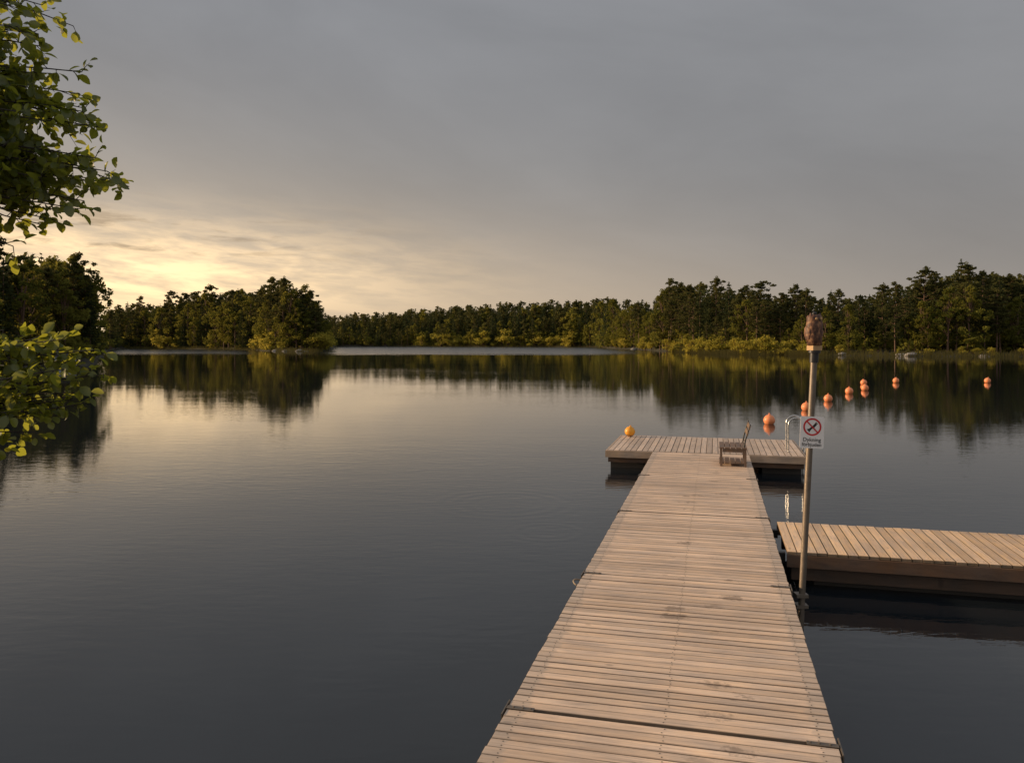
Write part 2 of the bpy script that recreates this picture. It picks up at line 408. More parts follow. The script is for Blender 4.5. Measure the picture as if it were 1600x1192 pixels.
plat = empty('bathing_platform', (0, 0, 0), -TH, 'floating wooden bathing platform at the end of the jetty', 'platform')
P0, P1, Q0, Q1 = -2.27, 1.80, 16.82, 19.65
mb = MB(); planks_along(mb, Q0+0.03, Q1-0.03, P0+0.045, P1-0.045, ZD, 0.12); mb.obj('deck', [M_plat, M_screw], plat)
mb = MB()
mb.box(P0, P1, Q0-0.02, Q0+0.022, ZD-0.15, ZD-0.006, 0.004)
mb.box(P0, P1, Q1-0.022, Q1+0.02, ZD-0.15, ZD-0.006, 0.004)
mb.box(P0, P0+0.04, Q0+0.024, Q1-0.024, ZD-0.15, ZD-0.006, 0.004)
mb.box(P1-0.04, P1, Q0+0.024, Q1-0.024, ZD-0.15, ZD-0.006, 0.004)
mb.obj('frame', M_frame, plat)
for (a, b) in ((P0+0.08, P0+0.8), (-0.6, 0.4), (P1-0.85, P1-0.08)):
    mb = MB(); mb.box(a, b, Q0+0.25, Q1-0.1, -0.2, ZD-0.175, 0.03); mb.obj('pontoon', M_float, plat)
for y0 in (Q0+0.06, Q1-0.14):
    mb = MB(); mb.box(P0+0.05, P1-0.05, y0, y0+0.08, ZD-0.26, ZD-0.154); mb.obj('lower_beam', M_beam, plat)

pier = empty('side_pier', (0, 0, 0), -TH, 'pale wooden side pier with lengthwise beam joining the jetty', 'pier')
A0, A1, B0, B1 = 0.77, 9.6, 9.15, 10.66
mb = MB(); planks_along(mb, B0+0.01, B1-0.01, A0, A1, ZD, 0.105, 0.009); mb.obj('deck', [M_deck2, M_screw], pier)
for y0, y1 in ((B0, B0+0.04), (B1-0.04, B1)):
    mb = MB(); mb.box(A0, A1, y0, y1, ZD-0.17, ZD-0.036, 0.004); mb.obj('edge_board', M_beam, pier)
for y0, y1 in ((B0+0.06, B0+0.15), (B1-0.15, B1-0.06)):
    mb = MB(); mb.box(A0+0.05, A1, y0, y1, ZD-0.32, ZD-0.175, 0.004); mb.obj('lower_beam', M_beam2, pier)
for a in (A0+0.3, A0+3.3, A0+6.4):
    mb = MB(); mb.box(a, a+2.3, B0+0.2, B1-0.2, -0.2, ZD-0.18, 0.03); mb.obj('pontoon', M_float, pier)
for y0 in (B0+0.17, B1-0.24):
    mb = MB(); mb.box(T1+0.012, A0-0.004, y0, y0+0.07, ZD-0.16, ZD-0.06); mb.obj('coupling', M_black, pier)

# ------------------------------------------------------------ sign post
post_base = Vector((2.742, 7.445, 0))
lean = Vector((2.875-2.742, 0.0, 0))/2.62
def post_pt(z): return post_base + lean*(z-0.3) + Vector((0, 0, z))
sp = empty('sign_post', (post_base.x, post_base.y, 0), 0, 'slightly leaning steel post with a white no-diving sign', 'sign post')
def rel(p): return (p - Vector((post_base.x, post_base.y, 0)))
mb = MB(); mb.tube([rel(post_pt(z)) for z in (-1.5, 0.3, 1.2, 2.0, 2.53)], 0.030, 20); mb.obj('post', M_steel, sp, True, 40)
mb = MB(); mb.tube([rel(post_pt(z)) for z in (2.51, 2.6)], 0.040, 20)
mb.tube([rel(post_pt(z)) for z in (2.60, 2.625)], 0.055, 20); mb.obj('collar', M_black, sp, True, 40)
bt = rel(post_pt(0.3))
for z0 in (0.2, 0.3):
    mb = MB(); mb.box(bt.x-0.065, bt.x+0.045, bt.y-0.05, bt.y+0.05, z0, z0+.03); mb.obj('clamp', M_steel, sp)
pc = rel(post_pt(1.855)); pc.y -= 0.048; pc.x -= 0.002
plate = MB()
W, H2 = 0.113, 0.155
def rrect(w, h, r, n=6):
    o = []
    for cx, cz, a0 in ((w-r, h-r, 0), (-w+r, h-r, 90), (-w+r, -h+r, 180), (w-r, -h+r, 270)):
        for k in range(n+1):
            a = math.radians(a0+90*k/n); o.append((cx+r*math.cos(a), cz+r*math.sin(a)))
    return o
o2 = rrect(W, H2, 0.012); n = len(o2)
plate.add([(x, -0.002, z) for x, z in o2]+[(x, 0.002, z) for x, z in o2],
          [tuple(range(n-1, -1, -1)), tuple(range(n, 2*n))]+[(i, (i+1) % n, n+(i+1) % n, n+i) for i in range(n)])
pl = plate.obj('sign_plate', M_white, sp); pl.location = pc; pl.rotation_euler = (0, 0.04, -0.10); pl.scale = (.96, 1, .96)
def flat(name, polys, mat, y):
    mb = MB()
    for poly, fs in polys: mb.add([(x, y, z) for x, z in poly], fs)
    return mb.obj(name, mat, pl)
cz = 0.054; R1, R2 = 0.086, 0.070
n = 48
ringp = [(R1*math.cos(2*math.pi*k/n), cz+R1*math.sin(2*math.pi*k/n)) for k in range(n)]+[(R2*math.cos(2*math.pi*k/n), cz+R2*math.sin(2*math.pi*k/n)) for k in range(n)]
flat('prohibition_ring', [(ringp, [(k, (k+1) % n, n+(k+1) % n, n+k) for k in range(n)])], M_red, -0.0045)
def bar(x0, z0, x1, z1, w0, w1=None):
    w1 = w0 if w1 is None else w1
    d = Vector((x1-x0, z1-z0)).normalized(); nn = Vector((-d.y, d.x))
    return ([(x0+nn.x*w0, z0+nn.y*w0), (x0-nn.x*w0, z0-nn.y*w0), (x1-nn.x*w1, z1-nn.y*w1), (x1+nn.x*w1, z1+nn.y*w1)], [(0, 1, 2, 3)])
def disc(x, z, r, n=16): return ([(x+r*math.cos(2*math.pi*k/n), z+r*math.sin(2*math.pi*k/n)) for k in range(n)], [tuple(range(n))])
flat('diver_symbol', [bar(0.038, cz+0.046, 0.008, cz+0.002, 0.005, 0.008), bar(0.048, cz+0.036, 0.012, cz-0.004, 0.004, 0.007),
     bar(0.010, cz+0.004, -0.020, cz-0.022, 0.011, 0.009), disc(-0.034, cz-0.032, 0.010), bar(-0.020, cz-0.020, -0.052, cz-0.028, 0.005, 0.003),
     bar(-0.016, cz-0.026, -0.032, cz-0.054, 0.005, 0.003)], M_ink, -0.0035)
flat('prohibition_slash', [bar(-0.053, cz+0.053, 0.053, cz-0.053, 0.0065)], M_red, -0.0055)
def lettering(txt, size, z):
    cu = bpy.data.curves.new('lettering', 'FONT'); cu.body = txt; cu.size = size; cu.align_x = 'CENTER'; cu.offset = 0.0005
    to = bpy.data.objects.new('tmp', cu); COL.objects.link(to)
    dg = bpy.context.evaluated_depsgraph_get(); me = bpy.data.meshes.new_from_object(to.evaluated_get(dg))
    bpy.data.objects.remove(to)
    ob = bpy.data.objects.new('lettering', me); COL.objects.link(ob); me.materials.clear(); me.materials.append(M_ink)
    ob.parent = pl; ob.location = (0, -0.0045, z); ob.rotation_euler = (math.pi/2, 0, 0)
lettering('Dykning', 0.052, -0.088)
lettering('förbjuden', 0.048, -0.134)

# ------------------------------------------------------------ owl decoy
top = post_pt(2.625)
owl = empty('owl_decoy', top, math.radians(20), 'mottled brown owl-shaped bird decoy perched on a steel post', 'bird decoy')
owl.scale = (.88, .88, .93)
m_owl, nt, out = new_mat('mottled_feathers')
tc = nt.new('ShaderNodeTexCoord').outputs['Object']
vor = nt.new('ShaderNodeTexVoronoi'); nt.put(vor.inputs['Vector'], nt.mapping(tc, (1, 1, 0.6))); vor.inputs['Scale'].default_value = 32
n = nt.noise(tc, 24, 5, 0.7)
c = nt.ramp(nt.m('ADD', nt.m('MULTIPLY', vor.outputs['Distance'], 0.35), nt.m('MULTIPLY', n, 0.8)),
            [(0.38, (0.020, 0.010, 0.007)), (0.58, (0.11, 0.048, 0.026)), (0.80, (0.36, 0.19, 0.09))])
principled(nt, out, c, 0.6, 0, nt.bump(n, 0.3, 0.003))
mb = MB(); mb.box(-0.060, 0.060, -0.05, 0.05, 0.0, 0.05, 0.005); mb.obj('base_block', M_block, owl)
mb = MB()
mb.lathe([(0.05, 0.070), (0.055, 0.080), (0.12, 0.086), (0.18, 0.090), (0.23, 0.092), (0.265, 0.090), (0.285, 0.086), (0.30, 0.085),
          (0.33, 0.086), (0.348, 0.080), (0.358, 0.064), (0.364, 0.015)], (0, 0, 0), 24, 1, 0.85)
for sx in (-1, 1):
    mb.tube([(0.052*sx, -0.012, 0.335), (0.060*sx, -0.014, 0.365), (0.067*sx, -0.016, 0.380)], [0.024, 0.014, 0.003], 8)
mb.obj('body', m_owl, owl, True)
for sx in (-1, 1):
    mb = MB(); mb.lathe([(0, 0.01), (0.03, 0.028), (0.09, 0.040), (0.14, 0.036), (0.17, 0.015)], (0.078*sx, 0.012, 0.085), 12, 0.55, 1.3)
    mb.obj('wing', m_owl, owl, True)
    mb = MB(); mb.lathe([(-0.014, 0.003), (-0.009, 0.012), (0, 0.015), (0.009, 0.012), (0.014, 0.003)], (0.030*sx, -0.070, 0.32), 14, 1, 0.6)
    mb.obj('eye', M_block, owl, True)
mb = MB(); mb.tube([(0, -0.066, 0.315), (0, -0.084, 0.306), (0, -0.082, 0.290)], [0.010, 0.007, 0.001], 8); mb.obj('beak', M_black, owl, True)
mb = MB(); mb.lathe([(0, 0.022), (0.012, 0.026), (0.03, 0.018), (0.034, 0.004)], (0, 0, 0.360), 12); mb.obj('cap', M_black, owl, True)

# ------------------------------------------------------------ bench
bench = empty('bench', dock_to_world(0.33, 15.50, ZD), -TH, 'low brown slatted wooden seat with slim slanted back on the jetty', 'bench')
L = 0.42
for s in (-L+0.04, L-0.04):
    for x in (-0.235, 0.195):
        mb = MB(); mb.box(x, x+.04, s-.02, s+.02, 0.008, 0.335); mb.obj('leg', M_bench, bench)
    mb = MB(); mb.box(-0.19, 0.19, s-.018, s+.018, 0.27, 0.33); mb.obj('apron', M_bench, bench)
    mb = MB()
    mb.tube([(0.18, s, 0.30), (0.215, s, 0.50), (0.30, s, 0.79)], 0.014, 8)
    mb.obj('back_rail', M_black, bench, True, 50)
mb = MB()
for k in range(5):
    x = -0.25+k*0.1; mb.box(x, x+0.09, -L, L, 0.338, 0.362, 0.004)
mb.obj('seat', M_bench, bench)
mb = MB()
for k in range(5):
    x = -0.25+k*0.1; mb.box(x, x+0.088, -L+.08, L-.08, 0.05, 0.07, 0.003)
mb.obj('lower_shelf', M_bench, bench)
mb = MB()
for z in (0.58, 0.69):
    x = 0.21+(z-0.5)*0.31
    mb.add([(x, -L, z), (x+0.018, -L, z-0.005), (x+0.042, -L, z+0.071), (x+0.024, -L, z+0.077),
            (x, L, z), (x+0.018, L, z-0.005), (x+0.042, L, z+0.071), (x+0.024, L, z+0.077)],
           [(0, 1, 2, 3), (7, 6, 5, 4), (0, 4, 5, 1), (1, 5, 6, 2), (2, 6, 7, 3), (3, 7, 4, 0)])
mb.obj('backrest', M_bench, bench)

# ------------------------------------------------------------ ladder
lad = empty('swim_ladder', dock_to_world(1.80, 17.75, ZD), -TH, 'steel swim ladder with arched handrails on the bathing platform edge', 'ladder')
for s in (-0.25, 0.25):
    mb = MB()
    pts = [(-0.30, s, 0.0), (-0.30, s, 0.55)]
    for k in range(1, 10):
        a = math.pi*k/10; pts.append((-0.13-0.17*math.cos(a), s, 0.55+0.17*math.sin(a)))
    pts += [(0.04, s, 0.5), (0.04, s, -1.2)]
    mb.tube(pts, 0.017, 10); mb.lathe([(0, 0.04), (0.008, 0.04), (0.01, 0.02)], (-0.30, s, 0.002), 12)
    mb.obj('handrail', M_bright, lad, True, 50)
for z in (-0.25, -0.5, -0.75, -1.0):
    mb = MB(); mb.box(0.0, 0.08, -0.232, 0.232, z, z+0.03, 0.004); mb.obj('step', M_bright, lad)

# ------------------------------------------------------------ buoys
def buoy_parts(r, mat):
    mb = MB()
    prof = []
    for k in range(1, 16):
        a = -math.pi/2+math.pi*k/16; prof.append((r*math.sin(a)+r*0.72, r*math.cos(a)))
    mb.lathe(prof, (0, 0, 0), 24)
    mb.lathe([(r*0.67, r*0.99), (r*0.69, r*1.025), (r*0.75, r*1.025), (r*0.77, r*0.99)], (0, 0, 0), 24)
    e = MB()
    e.lathe([(0, r*0.22), (r*0.12, r*0.2), (r*0.16, r*0.1)], (0, 0, r*1.66), 12)
    pts = [(r*0.13*math.cos(2*math.pi*k/10), 0, r*1.86+r*0.13*math.sin(2*math.pi*k/10)) for k in range(11)]
    e.tube(pts, r*0.045, 6)
    return mb, e
def add_buoy(loc, r, mat, label, group=None, rz=0, tilt=0.0):
    mb, e = buoy_parts(r, mat)
    b = mb.obj('buoy', mat, None, True, 60); b.location = loc; b.rotation_euler = (tilt, tilt*0.6, rz)
    b['label'] = label; b['category'] = 'buoy'
    if group: b['group'] = group
    c = e.obj('eyelet', mat, b, True)
    return b
for (x, y, r) in ((8.53, 26.1, 0.185), (11.7, 31.3, 0.19), (14.5, 36.1, 0.19), (17.78, 41.5, 0.20), (19.85, 44.3, 0.20),
                  (22.5, 50.3, 0.20), (25.7, 52.7, 0.20), (31.8, 52.7, 0.20)):
    add_buoy((x, y, -r*0.05), r, M_buoy, 'round orange buoy floating on the calm lake', 'orange buoys marking the bathing area', x, random.uniform(-0.2, 0.2))
add_buoy(dock_to_world(-2.02, 19.35, ZD+0.035), 0.125, M_buoyY, 'yellow-orange buoy lying on the corner of the wooden platform', None, 0.4, 0.1)

# ------------------------------------------------------------ trees
def tube_np(pts, rad, seg=6):
    pts = np.asarray(pts, float); V = []; F = []
    prev = None
    for i in range(len(pts)):
        d = pts[min(i+1, len(pts)-1)]-pts[max(i-1, 0)]; d /= (np.linalg.norm(d)+1e-9)
        if prev is None:
            a = np.cross(d, [0.3, 1, 0.1]); 
        else: a = prev-d*np.dot(prev, d)
        a /= (np.linalg.norm(a)+1e-9); prev = a; b = np.cross(d, a)
        an = np.arange(seg)*2*np.pi/seg
        V.append(pts[i]+(np.cos(an)[:, None]*a+np.sin(an)[:, None]*b)*rad[i])
    for i in range(len(pts)-1):
        for k in range(seg):
            k2 = (k+1) % seg; F.append((i*seg+k, i*seg+k2, (i+1)*seg+k2, (i+1)*seg+k))
    return np.concatenate(V), np.array(F)
class Acc:
    def __init__(s): s.V = []; s.F = []; s.n = 0
    def add(s, V, F): s.V.append(V); s.F.append(F+s.n); s.n += len(V)
    def get(s): return np.concatenate(s.V), np.concatenate(s.F)
def cloud(centers, radii, per, size, flatq=0.0):
    centers = np.asarray(centers); radii = np.asarray(radii)
    C = np.repeat(centers, per, 0); R = np.repeat(radii, per, 0); N = len(C)
    d = rng.normal(size=(N, 3)); d /= np.linalg.norm(d, axis=1)[:, None]
    P = C+d*R*(rng.random((N, 1))**0.45)
    a = rng.normal(size=(N, 3)); a[:, 2] *= (1-flatq); a /= np.linalg.norm(a, axis=1)[:, None]
    b = rng.normal(size=(N, 3)); b -= a*(a*b).sum(1)[:, None]; b /= np.linalg.norm(b, axis=1)[:, None]
    s = size*rng.uniform(.5, 1.3, (N, 1)); a = a*s; b = b*s*0.55
    V = np.stack([P-a, P-b*rng.uniform(.6, 1.2, (N, 1)), P+a, P+b*rng.uniform(.6, 1.2, (N, 1))], 1).reshape(-1, 3)
    return V, np.arange(N*4).reshape(-1, 4)
def make_pine(H=18, lo=False):
    T = Acc(); bend = rng.normal(size=2)*0.4
    hs = np.linspace(0, 1, 9)
    pts = np.stack([bend[0]*np.sin(hs*2.4), bend[1]*np.sin(hs*3), hs*H*0.97], 1)
    T.add(*tube_np(pts, 0.22*(1-hs*0.88)*(H/18), 6))
    C = []; R = []
    start = rng.uniform(0.25, 0.45)
    nb = 30
    lop = rng.uniform(-1, 1, 2)*0.3
    for i in range(nb):
        f = start+(1-start)*(i/nb)**0.9
        g = (f-start)/(1-start)
        an = i*2.4+rng.normal()*0.5
        ln = H*(0.175*math.sin(math.pi*min(1, 0.25+g*0.74))**0.8+0.013)*rng.uniform(.4, 1.15)*(1+lop[0]*math.cos(an)+lop[1]*math.sin(an))
        p0 = np.array([np.interp(f, hs, pts[:, 0]), np.interp(f, hs, pts[:, 1]), f*H*0.97])
        d = np.array([math.cos(an), math.sin(an), 0.10+0.6*g])
        p1 = p0+d*ln
        if not lo: T.add(*tube_np([p0, (p0+p1)/2+[0, 0, -0.1], p1], [0.06, 0.04, 0.015], 4))
        for q in (0.5, 1.0):
            C.append(p0+d*ln*q+rng.normal(size=3)*0.25); k = H*0.048*rng.uniform(.65, 1.3)*(1-.3*g)
            R.append([k, k, k*0.5])
    C.append(pts[-1]+[0, 0, .15]); R.append([H*.03, H*.03, H*.042])
    return T.get(), cloud(C, R, 8 if lo else 44, 0.62 if lo else 0.28, 0.2)
def make_spruce(H=18, lo=False):
    T = Acc(); T.add(*tube_np([[0, 0, 0], [0, 0, H*.5], [0, 0, H*.98]], [0.2, 0.12, 0.02], 6))
    C = []; R = []
    nl = 26
    for i in range(nl):
        f = 0.08+0.89*i/nl
        r = H*0.16*(1-f)**0.82*rng.uniform(.75, 1.15)
        nbr = max(3, int(8*(1-f))+2)
        for k in range(nbr):
            an = k*2*math.pi/nbr+i*0.9+rng.normal()*.2; rr = r*rng.uniform(.65, 1.2)
            for q in ((1.0,) if f > 0.75 else (0.5, 1.0)):
                C.append([math.cos(an)*rr*q, math.sin(an)*rr*q, f*H-rr*q*0.28]); R.append([.35+.33*(1-f), .35+.33*(1-f), .24])
    C.append([0, 0, H*.955]); R.append([.13, .13, .7])
    return T.get(), cloud(C, R, 2 if lo else 12, 0.58 if lo else 0.26, 0.3)
def make_decid(H=14, lo=False, wide=0.25, base=0.10):
    T = Acc(); hs = np.linspace(0, 1, 6); bd = rng.normal(size=2)*.4
    pts = np.stack([bd[0]*hs**2, bd[1]*hs**2, hs*H*.85], 1)
    T.add(*tube_np(pts, 0.2*(1-hs*.9)*(H/14), 6))
    C = []; R = []
    for i in range(46):
        g = rng.random(); z = base+(1-base)*g
        prof = math.sin(math.pi*min(1, (g*0.90+0.1)))**0.7
        an = rng.random()*6.28; rr = H*wide*prof*rng.uniform(.3, 1.1)
        c = np.array([math.cos(an)*rr, math.sin(an)*rr, z*H*.94]); C.append(c)
        k = H*rng.uniform(.042, .085)*(1-.3*g); R.append([k, k, k*.85])
        if not lo and i % 3 == 0:
            p0 = np.array([0, 0, max(0.15, z-.22)*H*.85]); T.add(*tube_np([p0, (p0+c)/2, c], [.07, .05, .015], 4))
    return T.get(), cloud(C, R, 9 if lo else 60, 0.6 if lo else 0.24)
def make_shrub(H=3, lo=False):
    T = Acc(); C = []; R = []
    for i in range(9):
        an = rng.random()*6.28; l = rng.random()
        c = np.array([math.cos(an)*H*.42*l, math.sin(an)*H*.42*l, H*(rng.uniform(.25, .95)-.25*l)])
        T.add(*tube_np([[0, 0, 0], c*[.5, .5, .6], c], [.05, .03, .012], 4))
        C.append(c); k = H*rng.uniform(.13, .24); R.append([k, k, k*.9])
    C.append([0, 0, H*.3]); R.append([H*.3, H*.3, H*.28])
    return T.get(), cloud(C, R, 10 if lo else 60, 0.35 if lo else 0.16)
protos = {}
def mk(kind, n, fn, H, leaf):
    protos[kind] = []
    for i in range(n):
        (tv, tf), (cv, cf) = fn(H)
        protos[kind].append((fast_mesh('trunk', tv, tf, None, [M_bark], True), fast_mesh('crown', cv, cf, None, [leaf]), H))
mk('pine_tree', 8, make_pine, 18, M_pine); mk('spruce_tree', 4, make_spruce, 18, M_spruce)
mk('birch_tree', 5, make_decid, 14, M_decid); mk('shrub', 5, make_shrub, 3, M_shrub)
lowp = {}
for kind, fn, H, n in (('pine_tree', make_pine, 18, 6), ('spruce_tree', make_spruce, 18, 4), ('birch_tree', make_decid, 14, 3), ('shrub', make_shrub, 3, 3)):
    lowp[kind] = [(fn(H, True), H) for _ in range(n)]
LAB = {'pine_tree': ('tall Scots pine with an open clumpy crown on the lake shore', 'pine tree'),
       'spruce_tree': ('narrow dark green spruce in the lakeside forest', 'spruce tree'),
       'birch_tree': ('leafy broadleaf tree with a rounded crown on the lake shore', 'tree'),
       'shrub': ('low yellow-green shrub at the water edge', 'shrub')}
def add_tree(kind, x, y, h, wide=1.0, group='trees along the lake shore'):
    tm, cm, H = random.choice(protos[kind]); s = h/H
    z = float(ground(x, y))-0.1
    e = empty(kind, (x, y, z), random.uniform(0, 6.28), LAB[kind][0], LAB[kind][1], group)
    e.scale = (s*wide, s*wide, s)
    t = bpy.data.objects.new('trunk', tm); COL.objects.link(t); t.parent = e
    c = bpy.data.objects.new('crown', cm); COL.objects.link(c); c.parent = e
def pick(ws):
    r = random.random()*sum(ws.values())
    for k, v in ws.items():
        r -= v
        if r <= 0: return k
    return k
def row(u0, u1, n, d0, d1, ws, h0=.72, h1=1.02, wide=(.95, 1.2)):
    for i in range(n):
        u = u0+(u1-u0)*(i+random.random())/n
        D = float(shore(u)); y = D+random.uniform(d0, d1); x = u*y
        gz = float(ground(x, y))
        if gz < 0.05: continue
        h = (2.7+(float(sky_h(u))-2.7)*y/D-gz)*random.uniform(h0, h1)
        add_tree(pick(ws), x, y, max(h, 3), random.uniform(*wide))
row(-.70, -.53, 20, 2, 18, {'birch_tree': 3, 'pine_tree': 2, 'spruce_tree': 1}, .8, 1.12)
row(-.512, -.33, 22, 2, 8, {'birch_tree': 3, 'pine_tree': 3, 'spruce_tree': 2}, .45, .85)
row(-.512, -.33, 26, 9, 22, {'pine_tree': 4, 'birch_tree': 1, 'spruce_tree': 3}, .78, 1.12)
row(-.322, -.236, 14, 2, 8, {'pine_tree': 2, 'birch_tree': 4}, .5, .9, (1.0, 1.3))
row(-.318, -.245, 11, 8, 22, {'pine_tree': 4, 'birch_tree': 2}, .92, 1.12)
row(-.236, -.226, 3, 3, 12, {'birch_tree': 1, 'pine_tree': 1}, .6, .9)
row(.125, .20, 14, 3, 14, {'birch_tree': 4, 'pine_tree': 2}, .55, 1.02)
row(.20, .68, 38, 3, 10, {'birch_tree': 4, 'pine_tree': 4}, .4, .85, (1.0, 1.25))
row(.20, .68, 42, 10, 24, {'pine_tree': 7, 'spruce_tree': 3, 'birch_tree': 1}, .80, 1.14)
def shrubs(u0, u1, n, h0, h1, d0=0.5, d1=3.0):
    for i in range(n):
        u = u0+(u1-u0)*(i+random.random())/n
        az = math.atan(u); y = float(shore(u))+random.uniform(d0, d1); x = u*y
        if float(ground(x, y)) < 0.02: continue
        add_tree('shrub', x, y, random.uniform(h0, h1), random.uniform(1.0, 1.7), 'shrubs along the water edge')
shrubs(.225, .385, 38, 1.6, 4.6, -.5, 2.5); shrubs(.39, .66, 10, 1.0, 2.2); shrubs(.125, .21, 10, 2, 5)
shrubs(-.33, -.30, 4, 4, 7, 0, 1.5); shrubs(-.25, -.235, 4, 4, 7); shrubs(-.46, -.435, 4, 6, 9); shrubs(-.50, -.34, 8, 1.5, 3); shrubs(-.12, .08, 38, 4, 10, 0, 8)

SV = []; SF = []; SM = []; cnt = 0
KM = {'pine_tree': 1, 'spruce_tree': 2, 'birch_tree': 3, 'shrub': 4}
def stuff_tree(kind, x, y, h, wide=1.1):
    global cnt
    (((tv, tf), (cv, cf)), H) = random.choice(lowp[kind]); s = h/H; a = random.uniform(0, 6.28)
    M = np.array([[math.cos(a)*wide, -math.sin(a)*wide, 0], [math.sin(a)*wide, math.cos(a)*wide, 0], [0, 0, 1]])*s
    z = float(ground(x, y))-0.1
    for V, F, mi in ((tv, tf, 0), (cv, cf, KM[kind])):
        SV.append(V@M.T+[x, y, z]); SF.append(F+cnt); SM.append(np.full(len(F), mi)); cnt += len(V)
def stuff_row(u0, u1, n, d0, d1, ws, h0, h1, w=(.85, 1.15), pw=1.0):
    for i in range(n):
        u = u0+(u1-u0)*(i+random.random())/n; D = float(shore(u)); y = D+random.uniform(d0, d1); x = u*y
        gz = float(ground(x, y))
        if gz < 0.1: continue
        h = (2.7+(float(sky_h(u))-2.7)*y/D-gz)*(h0+(h1-h0)*random.random()**pw)
        h = min(max(h, 3), 34)
        k = pick(ws); stuff_tree(k, x, y, h, random.uniform(*w))
stuff_row(-.72, -.53, 70, 14, 50, {'pine_tree': 2, 'spruce_tree': 2, 'birch_tree': 1}, .7, 1.0)
stuff_row(-.513, -.235, 260, 20, 75, {'pine_tree': 3, 'spruce_tree': 5}, .62, .95)
stuff_row(-.235, .125, 110, 2, 14, {'birch_tree': 4, 'spruce_tree': 2, 'pine_tree': 3}, .3, .62)
stuff_row(-.235, .125, 300, 14, 70, {'pine_tree': 3, 'spruce_tree': 6, 'birch_tree': 1}, .56, .92)
stuff_row(-.235, .125, 260, 70, 130, {'pine_tree': 3, 'spruce_tree': 6}, .68, .98)
stuff_row(.125, .70, 330, 22, 80, {'pine_tree': 4, 'spruce_tree': 5}, .6, .96)
stuff_row(-.72, .72, 420, 4, 22, {'shrub': 1}, .16, .34, (1, 1.3))
me = fast_mesh('forest', np.concatenate(SV), np.concatenate(SF), np.concatenate(SM), [M_bark, M_pine, M_spruce, M_decid, M_decid])
fo = bpy.data.objects.new('forest', me); COL.objects.link(fo); fo['kind'] = 'stuff'; fo['label'] = 'dense far-off pine and spruce wood around the lake'; fo['category'] = 'forest'

n = 9000
u = rng.uniform(.20, .40, n); u[:2000] = rng.uniform(-.49, -.235, 2000); u[2000:3500] = rng.uniform(-.15, .12, 1500); u[3500:4700] = rng.uniform(.4, .66, 1200)
D = shore(u); y = D+rng.uniform(-2.5, 2.0, n); x = u*y
z = np.maximum(ground(x, y), -.1)
hh = rng.uniform(.4, 1.3, n); wd = 0.05
dx = rng.normal(size=n)*.15; dy = rng.normal(size=n)*.15
V = np.stack([np.stack([x-wd, y, z], 1), np.stack([x+wd, y, z], 1), np.stack([x+dx+.02, y+dy, z+hh], 1), np.stack([x+dx-.02, y+dy, z+hh], 1)], 1).reshape(-1, 3)
ro = bpy.data.objects.new('reeds', fast_mesh('reeds', V, np.arange(4*n).reshape(-1, 4), None, [M_reed])); COL.objects.link(ro)
ro['kind'] = 'stuff'; ro['label'] = 'thin band of reeds along the shoreline'; ro['category'] = 'reeds'

import bmesh
from mathutils import noise as mn
def rock(x, y, s):
    bm = bmesh.new(); bmesh.ops.create_icosphere(bm, subdivisions=3, radius=1)
    off = Vector((x, y, s))
    for v in bm.verts:
        k = 1+0.35*mn.noise(v.co*1.3+off)+0.1*mn.noise(v.co*4+off)
        v.co = Vector((v.co.x*k*s*1.4, v.co.y*k*s, v.co.z*k*s*.6))
    me = bpy.data.meshes.new('boulder'); bm.to_mesh(me); bm.free(); me.materials.append(M_rock)
    o = bpy.data.objects.new('boulder', me); COL.objects.link(o); o.location = (x, y, max(0, float(ground(x, y)))+s*.1)
    o['label'] = 'grey granite boulder at the water edge'; o['category'] = 'rock'; o['group'] = 'boulders along the shore'
for u, s in ((-.30, .8), (-.288, .6), (-.27, .9), (-.262, .5), (.495, .8), (.508, 1.0), (.60, .6), (.42, .6), (.155, .9), (-.56, .5)):
    D = float(shore(u)); rock(u*(D-.3), D-.3, s)

u = -.568; D = float(shore(u))+1.6
shed = empty('boat_shed', (u*D, D, float(ground(u*D, D))-.2), 0.45, 'small pale boat shed with a dark roof on the wooded bank', 'shed')
shed.scale = (.75, .75, .75)
mb = MB(); mb.box(-1.5, 1.5, -1, 1, -0.2, 1.7)
for k in range(16): mb.box(-1.5+k*.19, -1.47+k*.19, -1.03, -1.003, -0.1, 1.68)
mb.add([(-1.5, -1, 1.7), (1.5, -1, 1.7), (1.5, 1, 1.7), (-1.5, 1, 1.7), (-1.5, 0, 2.3), (1.5, 0, 2.3)], [(0, 4, 3), (1, 2, 5)])
mb.obj('wall', M_shed, shed)
mb = MB()
for sg in (-1, 1):
    mb.add([(-1.7, sg*1.25, 1.58), (1.7, sg*1.25, 1.58), (1.7, 0, 2.36), (-1.7, 0, 2.36), (-1.7, sg*1.25, 1.64), (1.7, sg*1.25, 1.64), (1.7, 0, 2.42), (-1.7, 0, 2.42)],
           [(0, 1, 2, 3), (4, 5, 6, 7), (0, 1, 5, 4), (1, 2, 6, 5), (3, 0, 4, 7)])
mb.obj('roof', M_roof, shed)
mb = MB(); mb.box(-0.4, 0.4, -1.06, -1.035, -0.05, 1.5); mb.obj('door', M_black, shed)

